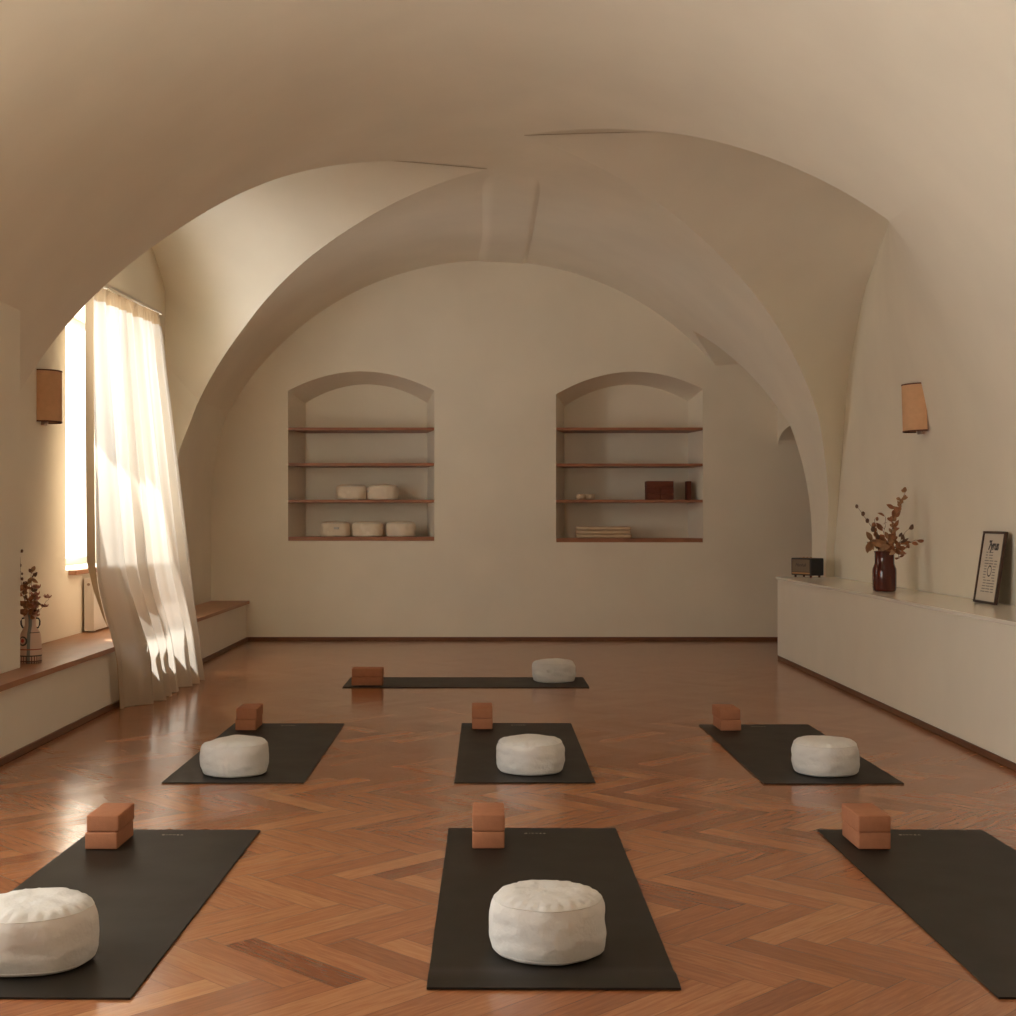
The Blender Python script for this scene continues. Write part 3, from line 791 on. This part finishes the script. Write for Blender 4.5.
# ------------------------------------------------------------------ curtain and rail
def build_curtain():
    t = thing('curtain', 'long sheer off-white curtain hanging from the rail and gathered on the floor', 'curtain', (-2.5, 9.7, .001))
    T0, T1 = Vector((-2.735, 9.64, 2.855)), Vector((-2.60, 10.98, 2.855))
    nu, nv = 420, 110
    # near and far edges: fraction down -> point
    def near(z):
        if z > .89:
            x = -2.735 + .175*((2.855-z)/1.965); return Vector((x, -x/.2835, z))
        return Vector((interp([(0,-2.335),(.41,-2.335),(.60,-2.42),(.75,-2.50),(.89,-2.56)], z),
                       interp([(0,8.73),(.30,8.68),(.41,8.62),(.60,8.72),(.75,8.88),(.89,9.03)], z), z))
    def far(z):
        return Vector((interp([(0,-2.27),(2.855,-2.60)], z),
                       interp([(0,10.52),(2.855,10.98)], z), z))
    rnd = random.Random(3)
    phs = [rnd.uniform(0, 2*PI) for _ in range(4)]
    rows = []
    for j in range(nv+1):
        v = j/nv; z = 2.855*(1-v) + .004
        a, b = near(z), far(z)
        dr = (b-a); dr.z = 0; ln = dr.length; dr.normalize(); nrm = Vector((dr.y, -dr.x, 0))   # towards the room
        row = []
        top = math.exp(-(2.855-z)/.09)
        amp = .034 + .030*v + .02*max(0, v-.85)*6
        for i in range(nu+1):
            u = i/nu
            w = u + .016*math.sin(2*PI*2*u+phs[0]+v*.9) + .012*math.sin(2*PI*3.7*u+phs[1]-v*1.3)
            f1 = math.sin(2*PI*7.5*w + phs[2])
            f1 = math.copysign(abs(f1)**.75, f1)
            f2 = .35*math.sin(2*PI*17*w + phs[3] + 2*v)*(1-.5*v)
            d = amp*(f1 + f2)*(1-top) + .020*top*math.sin(2*PI*34*u)
            d += .012*noise.noise(Vector((u*5, v*3, 2.0)))*v
            if v > .9: d += .05*(v-.9)/.1*noise.noise(Vector((u*11, 1.0, 0)))
            d += .075*min(1, max(0, (2.4-z)/2.0))
            e = min(1, u/.03)
            row.append(a + dr*(ln*u + .012*math.sin(2*PI*15*w)*v) + nrm*(d*e + .05*v*v*.5) - t.location)
        rows.append(row)
    jh = next(j for j in range(nv+1) if 2.855*(1-j/nv) < 2.775)
    m = MB(); m.grid(rows[jh:]); o = m.build('fabric_panel', M_curtain, t, smooth=180, recalc=False)
    m = MB(); m.grid(rows[:jh+1]); o = m.build('heading_tape', M_hem, t, smooth=180, recalc=False); o['label'] = 'pleated beige heading tape'
    # doubled side hem, folded back towards the window
    m = MB(); hr = []
    for r in rows:
        p = r[0]; z = p.z
        w = .13*min(1, max(.3, (z-.2)/.8))
        k = min(1, max(0, (z-.45)/.5))
        q = [p + Vector((-.025*s*k - .004, -.115*s*k + .02*(1-k)*s, 0)) for s in (0, .25, .5, .75, 1)]
        hr.append(q)
    m.grid(hr); o = m.build('side_hem', M_hem, t, smooth=180, recalc=False); o['label'] = 'doubled beige side hem'
    k = thing('curtain_rail', 'slim ceiling curtain rail holding the sheer curtain in the window bay', 'curtain rail', (-2.68, 10.2, 2.862))
    m = MB(); a = T0+Vector((0,-.9,0))*1.0 - k.location; b = T1+Vector((.004,.06,0)) - k.location
    d = (b-a).normalized(); n = Vector((d.y,-d.x,0))*.013
    for z0, z1 in ((.008,.028),):
        m.v += [tuple(p+Vector((0,0,zz))) for zz in (z0, z1) for p in (a-n, a+n, b+n, b-n)]
        m.f += [(0,1,2,3),(4,7,6,5),(0,4,5,1),(1,5,6,2),(2,6,7,3),(3,7,4,0)]
    m.build('track', M_winframe, k)
    for s in (.12, .5, .9):
        c = a+(b-a)*s; wx = XA - k.location.x
        m = MB(); m.box(wx+.002, c.x, c.y-.012, c.y+.012, .012, .026); m.build('bracket', M_winframe, k)
build_curtain()

# ------------------------------------------------------------------ items on the cabinet
# radio
t = thing('radio_speaker', 'small black radio speaker with a brown grille at the far end of the low cabinet', 'speaker', (2.785, 11.78, CT+.001), math.radians(209+90))
w, d, h = .25, .145, .148; f = .018       # local -y is the front
m = MB(); m.box(-w/2, w/2, -d/2, d/2, f, f+h); m.build('case', M_black, t, bevel=.008, segs=3, smooth=40)
m = MB(); m.box(-w/2+.016, w/2-.016, -d/2-.004, -d/2-.0005, f+.030, f+h-.012); o = m.build('grille', M_grille, t, bevel=.0015, segs=1); o['label'] = 'brown woven grille'
m = MB(); m.box(-w/2+.016, w/2-.016, -d/2-.003, -d/2-.0005, f+.012, f+.026); m.build('brass_strip', M_brass, t)
o = link('script_logo', text_mesh('script_logo', 'Marshall', .038, M_ink, shear=.35), t); o.location = (0, -d/2-.0048, f+.088); o.rotation_euler = (PI/2, 0, 0)
for sx in (-1, 1):
    for sy in (-1, 1):
        m = MB(); m.lathe([(.001,0),(.009,0),(.011,.017),(.001,.0175)], 16, (sx*(w/2-.03), sy*(d/2-.025), 0)); m.build('foot', M_redglaze, t, smooth=40)
m = MB(); m.box(-.07, .07, -.02, .02, f+h+.0003, f+h+.003); 
for k in range(3): m.lathe([(.001,f+h+.008),(.008,f+h+.008),(.009,f+h+.003)], 16, (-.045+.045*k, 0, 0))
m.build('control_panel', M_brass, t, smooth=40)

# red vase
VX, VY = 2.765, 9.45
t = tag(link('vase', None) if False else (lambda: (lambda m: (m.lathe([(.001,0),(.070,0),(.077,.006),(.080,.03),(.081,.13),(.079,.155),(.070,.178),(.066,.19),(.065,.26),(.069,.272),(.069,.276),(.064,.276),(.060,.262),(.060,.19),(.073,.15),(.074,.02),(.001,.012)], 64), m.build('vase', M_redglaze, smooth=50))[1])(MB()))(),
        'oxblood red glazed vase holding dried branches on the low cabinet', 'vase')
t.location = (VX, VY, CT+.001)

def leaf(m, p, d, L, w, up=Vector((0,0,1)), cup=.25):
    d = Vector(d).normalized(); s = d.cross(up)
    if s.length < .05: s = Vector((1,0,0))
    s.normalize(); n = s.cross(d)
    rows = []
    for k in range(6):
        u = k/5; ww = w*math.sin(PI*min(1, u*.92+.06))**.8
        c = Vector(p) + d*L*u + n*(-cup*L*u*u*.5)
        rows.append([c - s*ww/2 + n*ww*cup*.5, c, c + s*ww/2 + n*ww*cup*.5])
    m.grid(rows)
def blob(m, c, r, seed=0, st=1.0):
    c = Vector(c); seg = 8; rows = []
    for k in range(7):
        a = PI*k/6
        rows.append([c + Vector((r*math.sin(a)*math.cos(2*PI*j/seg), r*math.sin(a)*math.sin(2*PI*j/seg), r*st*math.cos(a)))*(1+.25*noise.noise(Vector((k, j, seed)))) for j in range(seg)])
    m.grid(rows, True)
def branch(label, base, pts, kind, leafmat, seed, group, r0=.0028, size=.05, count=12, cat='dried branch'):
    """pts are offsets from base, first one inside the vase"""
    rnd = random.Random(seed)
    t = thing('dried_branch', label, cat, base, 0, group)
    P = [Vector(p) for p in pts]; F = []
    for i in range(len(P)-1):
        for k in range(6): F.append(P[i].lerp(P[i+1], k/6))
    F.append(P[-1])
    F = [p + Vector((rnd.uniform(-1,1), rnd.uniform(-1,1), 0))*.004 for p in F]
    m = MB(); m.tube(F, [r0*(1-.6*i/len(F)) for i in range(len(F))], 6)
    lv = MB(); n0 = int(len(F)*.42); single = []
    for k in range(count):
        i = n0 + int((len(F)-1-n0)*k/max(1, count-1)); p = F[i]
        d = Vector((rnd.uniform(-1,1), rnd.uniform(-.8,.8), rnd.uniform(-.5,.9)))
        if kind == 'leaf':
            q = p + d.normalized()*.012; m.tube([p, q], .0011, 5); leaf(lv, q, d, size*rnd.uniform(.7,1.15), size*.6*rnd.uniform(.7,1.2), up=Vector((rnd.uniform(-.4,.4), -1, rnd.uniform(-.8,.8))), cup=rnd.uniform(.1,.6))
        elif kind == 'bud':
            q = p + d.normalized()*.018; m.tube([p, q], .0010, 5); lv = MB(); single.append(lv); blob(lv, q, size*.24*rnd.uniform(.7,1.2), seed+k, 1.3)
        elif kind == 'plume':
            for _ in range(3):
                dd = Vector((rnd.uniform(-.7,.7), rnd.uniform(-.7,.7), rnd.uniform(.2,1.2))); leaf(lv, p + Vector((rnd.uniform(-.01,.01), rnd.uniform(-.01,.01), 0)), dd, size*rnd.uniform(.6,1.1), size*.5, up=Vector((rnd.uniform(-.5,.5), -1, .2)))
        elif kind == 'flower':
            m.tube([p, p + d*.012], .0010, 5); lv = MB(); single.append(lv)
            for q_ in range(7):
                aa = q_*2*PI/7; dd = Vector((math.cos(aa), math.sin(aa), rnd.uniform(.1,.8))); leaf(lv, p + d*.012, dd, size*.7, size*.5, cup=-.4)
    m.build('stem', M_stem, t, smooth=60)
    for q in single or [lv]: q.build({'leaf':'leaves','bud':'bud','plume':'seed_plume','flower':'flower_head'}[kind], leafmat, t, smooth=60, recalc=False)
    return t
B = (VX, VY, CT+.03)
g = 'dried branches in the red vase'
def on(px, py, y=VY): return ((px-483)*y/1372 - VX, y-VY, 1.2-(py-521)*y/1372 - (CT+.03))
def arc_pts(px, py, mx, my, dy=0, b=.02):
    a = on(px, py, VY+dy); c = on(mx, my, VY+dy*.5)
    return [(0, 0, 0), (b*(1 if a[0] > 0 else -1), dy*.1, .24), c, a]
branch('dried branch with a tall rusty seed plume, highest in the red vase', B, arc_pts(905, 492, 897, 515, .02), 'plume', M_leaf_t, 1, g, size=.05, count=11)
branch('dried branch with round dark buds leaning far left out of the red vase', B, arc_pts(858, 508, 874, 530, -.04), 'bud', M_leaf_d, 2, g, size=.058, count=7)
branch('dried branch of rusty leaves rising just left of the tall plume', B, arc_pts(894, 509, 892, 530, -.03, .01), 'leaf', M_leaf_r, 3, g, size=.062, count=12)
branch('dried branch of oval leaves drooping right of the red vase', B, arc_pts(915, 540, 905, 545, .03), 'leaf', M_leaf_r, 4, g, size=.062, count=11)
branch('short dried branch with a dark leaf at its middle in the red vase', B, arc_pts(886, 517, 884, 535, .05, .005), 'leaf', M_leaf_r, 5, g, size=.055, count=8)
branch('clump of broad tan leaves spilling over the left rim of the red vase', B, [(0,0,0),(-.03,-.02,.25),(-.08,-.02,.31),(-.125,-.02,.31)], 'leaf', M_leaf_t, 6, g, size=.075, count=15)
branch('clump of rusty leaves hanging over the right rim of the red vase', B, [(0,0,0),(.03,-.03,.25),(.065,-.05,.275),(.085,-.06,.20)], 'leaf', M_leaf_r, 7, g, size=.058, count=12)
branch('dried branch with small buds just left of the middle in the red vase', B, arc_pts(874, 519, 879, 538, .03, .01), 'bud', M_leaf_r, 8, g, size=.058, count=9)
branch('dried branch of rusty leaves bent right with paired dark ends', B, arc_pts(907, 530, 899, 543, -.05), 'leaf', M_leaf_d, 9, g, size=.055, count=9)
branch('low tuft of tan leaves filling the mouth of the red vase', B, [(0,0,0),(-.01,-.03,.22),(0,-.04,.29),(.02,-.04,.34)], 'leaf', M_leaf_t, 10, g, size=.06, count=11)

# framed print leaning on the wall
t = thing('picture_frame', 'dark wooden framed print with black heading leaning on the right wall', 'picture frame', (2.942, 8.02, CT+.001), 0)
t.rotation_euler = (0, math.radians(8.5), 0)
fw, fh, ft = .345, .425, .018
# local: x = outward (-x is the front), y across, z up
m = MB(); b_ = .014
m.box(-ft, 0, -fw/2, -fw/2+b_, 0, fh); m.box(-ft, 0, fw/2-b_, fw/2, 0, fh); m.box(-ft, 0, -fw/2+b_, fw/2-b_, 0, b_); m.box(-ft, 0, -fw/2+b_, fw/2-b_, fh-b_, fh)
m.build('frame', M_frame, t)
m = MB(); m.box(-.004, -.001, -fw/2+b_, fw/2-b_, b_, fh-b_); m.build('backing_board', M_frame, t)
m = MB(); m.quad((-.0105,-fw/2+b_,b_),(-.0105,-fw/2+b_,fh-b_),(-.0105,fw/2-b_,fh-b_),(-.0105,fw/2-b_,b_)); pr = m.build('print', M_paper, t, recalc=False)
m = MB(); m.quad((-.0145,-fw/2+b_,b_),(-.0145,-fw/2+b_,fh-b_),(-.0145,fw/2-b_,fh-b_),(-.0145,fw/2-b_,b_)); m.build('glass_pane', M_glass, t, recalc=False)
def on_print(name, me, y, z):
    o = link(name, me, pr); o.location = (-.0112, y, z); o.matrix_local = Matrix.Translation((-.0112, y, z)) @ Matrix(((0,0,-1,0),(-1,0,0,0),(0,1,0,0),(0,0,0,1)))
    return o
on_print('heading_text', text_mesh('heading_text', '7yrus', .075, M_ink, shear=.15, spacing=.95, bold=.003), -.01, fh*.80)
m = MB(); rnd = random.Random(8)
for k in range(15):
    zz = fh*.70 - k*.0165
    if 5 <= k <= 9: segs = [(-.09, -.045), (.05, .09)]
    elif k < 3: segs = [(-.02, .04), (.06, .09)]
    else: segs = [(-.10, -.05+rnd.uniform(-.01,.01)), (-.04, .02), (.03, .09+rnd.uniform(-.02,.01))]
    for a, b in segs: m.quad((-.0109,a,zz),(-.0109,b,zz),(-.0109,b,zz+.006),(-.0109,a,zz+.006))
m.build('text_lines', M_greyink, pr, recalc=False)
m = MB()
ri = [[(-.0109, r*math.cos(2*PI*k/40), fh*.45+r*math.sin(2*PI*k/40)) for k in range(40)] for r in (.034, .026)]
m.grid(ri, True); m.build('ring_mark', M_ink, pr, recalc=False)

# ------------------------------------------------------------------ vase with dried flowers on the bench
def mat_painted():
    m, nt, b = mat('painted_ceramic'); b.inputs['Roughness'].default_value = .35
    tc = N(nt, 'ShaderNodeTexCoord'); sp = N(nt, 'ShaderNodeSeparateXYZ'); nt.links.new(tc.outputs['Object'], sp.inputs[0])
    def mth(op, a, c=None):
        n = N(nt, 'ShaderNodeMath', operation=op)
        for i, q in enumerate((a, c)):
            if q is None: continue
            if isinstance(q, (int, float)): n.inputs[i].default_value = q
            else: nt.links.new(q, n.inputs[i])
        return n.outputs[0]
    cur = None
    def layer(mask, col):
        nonlocal cur
        x = N(nt, 'ShaderNodeMix', data_type='RGBA'); nt.links.new(mask, x.inputs[0])
        if cur is None: x.inputs[6].default_value = (.60, .43, .33, 1)
        else: nt.links.new(cur, x.inputs[6])
        x.inputs[7].default_value = (*col, 1); cur = x.outputs[2]
    def band(o, c, w): return mth('LESS_THAN', mth('ABSOLUTE', mth('SUBTRACT', o, c)), w)
    X, Z = sp.outputs[0], sp.outputs[2]
    low = mth('LESS_THAN', Z, .042)
    ang = mth('ARCTAN2', sp.outputs[1], X)
    layer(mth('MULTIPLY', low, mth('GREATER_THAN', mth('SINE', mth('MULTIPLY', ang, 26)), .35)), (.16, .06, .04))
    layer(mth('MULTIPLY', band(X, .008, .009), mth('GREATER_THAN', sp.outputs[1], -1)), (.17, .18, .17))
    layer(band(Z, .042, .0035), (.06, .05, .045)); layer(band(Z, .078, .003), (.30, .06, .035)); layer(band(Z, .012, .003), (.10, .04, .03))
    layer(mth('MULTIPLY', band(Z, .172, .002), mth('GREATER_THAN', X, .01)), (.05, .04, .03))
    def disc(cx, cz, r): 
        a = mth('SUBTRACT', X, cx); c = mth('SUBTRACT', Z, cz)
        return mth('LESS_THAN', mth('ADD', mth('MULTIPLY', a, a), mth('MULTIPLY', c, c)), r*r)
    layer(disc(-.025, .125, .027), (.05, .045, .045)); layer(disc(-.027, .126, .019), (.55, .38, .29)); layer(disc(-.028, .127, .011), (.45, .05, .05))
    nt.links.new(cur, b.inputs['Base Color']); return m
M_painted = mat_painted()
FX, FY = -2.553, 7.74
t = thing('painted_vase', 'painted ceramic vase with two handles and dark line drawings on the bench by the pier', 'vase', (FX, FY, BZ+.001))
m = MB(); m.lathe([(.001,0),(.058,0),(.062,.005),(.0625,.05),(.060,.12),(.054,.165),(.038,.195),(.031,.21),(.031,.245),(.036,.262),(.040,.27),(.034,.27),(.027,.245),(.027,.205),(.05,.15),(.055,.02),(.001,.012)], 56)
m.build('vase_body', M_painted, t, smooth=50)
for s in (-1, 1):
    m = MB(); m.tube([(s*.031,0,.252),(s*.046,0,.25),(s*.053,0,.235),(s*.052,0,.215),(s*.044,0,.198),(s*.034,0,.196)], .0045, 10)
    o = m.build('handle', M_ink, t, smooth=60); o['label'] = 'dark curved handle'
B = (FX, FY, BZ+.03); g = 'dried flowers in the painted vase'
def onl(px, py, y): return ((px-483)*y/1372 - FX, y-FY, 1.2-(py-521)*y/1372 - (BZ+.03))
branch('thin dried stem with tiny buds standing highest beside the pier', B, [(0,0,0),(-.004,0,.23),onl(21,590,FY),onl(20.5,553,FY)], 'bud', M_leaf_d, 21, g, size=.032, count=12, r0=.0016)
branch('dried stem with a flat pink flower head leaning right of the painted vase', B, [(0,0,0),(.015,0,.23),onl(42,607,FY),onl(49,598,FY)], 'flower', M_petal, 22, g, size=.042, count=3, r0=.0016)
branch('dried flower bunch with curled brown heads in the painted vase', B, [(0,0,0),(.0,0,.23),onl(29,597,FY),onl(31,574,FY)], 'leaf', M_leaf_t, 23, g, size=.045, count=22, r0=.002)
branch('dusty pink dried flower low on the right rim of the painted vase', B, [(0,0,0),(.01,-.01,.23),onl(35,603,FY-.03),onl(37,590,FY-.03)], 'flower', M_petal, 24, g, size=.05, count=6, r0=.002)
branch('dark dried sprig with pointed leaves at the top of the painted vase', B, [(0,0,0),(.005,.01,.23),onl(31,588,FY+.02),onl(34,571,FY+.02)], 'leaf', M_leaf_d, 25, g, size=.034, count=12, r0=.002)
branch('rusty dried sprig hanging on the left of the painted vase', B, [(0,0,0),(-.01,-.01,.23),onl(25,602,FY-.03),onl(23,586,FY-.03)], 'leaf', M_leaf_r, 26, g, size=.042, count=14, r0=.002)
branch('dark leaves gathered at the neck of the painted vase', B, [(0,0,0),(0,-.02,.22),onl(28,608,FY-.04),onl(27,600,FY-.04)], 'leaf', M_leaf_r, 27, g, size=.04, count=12, r0=.002)
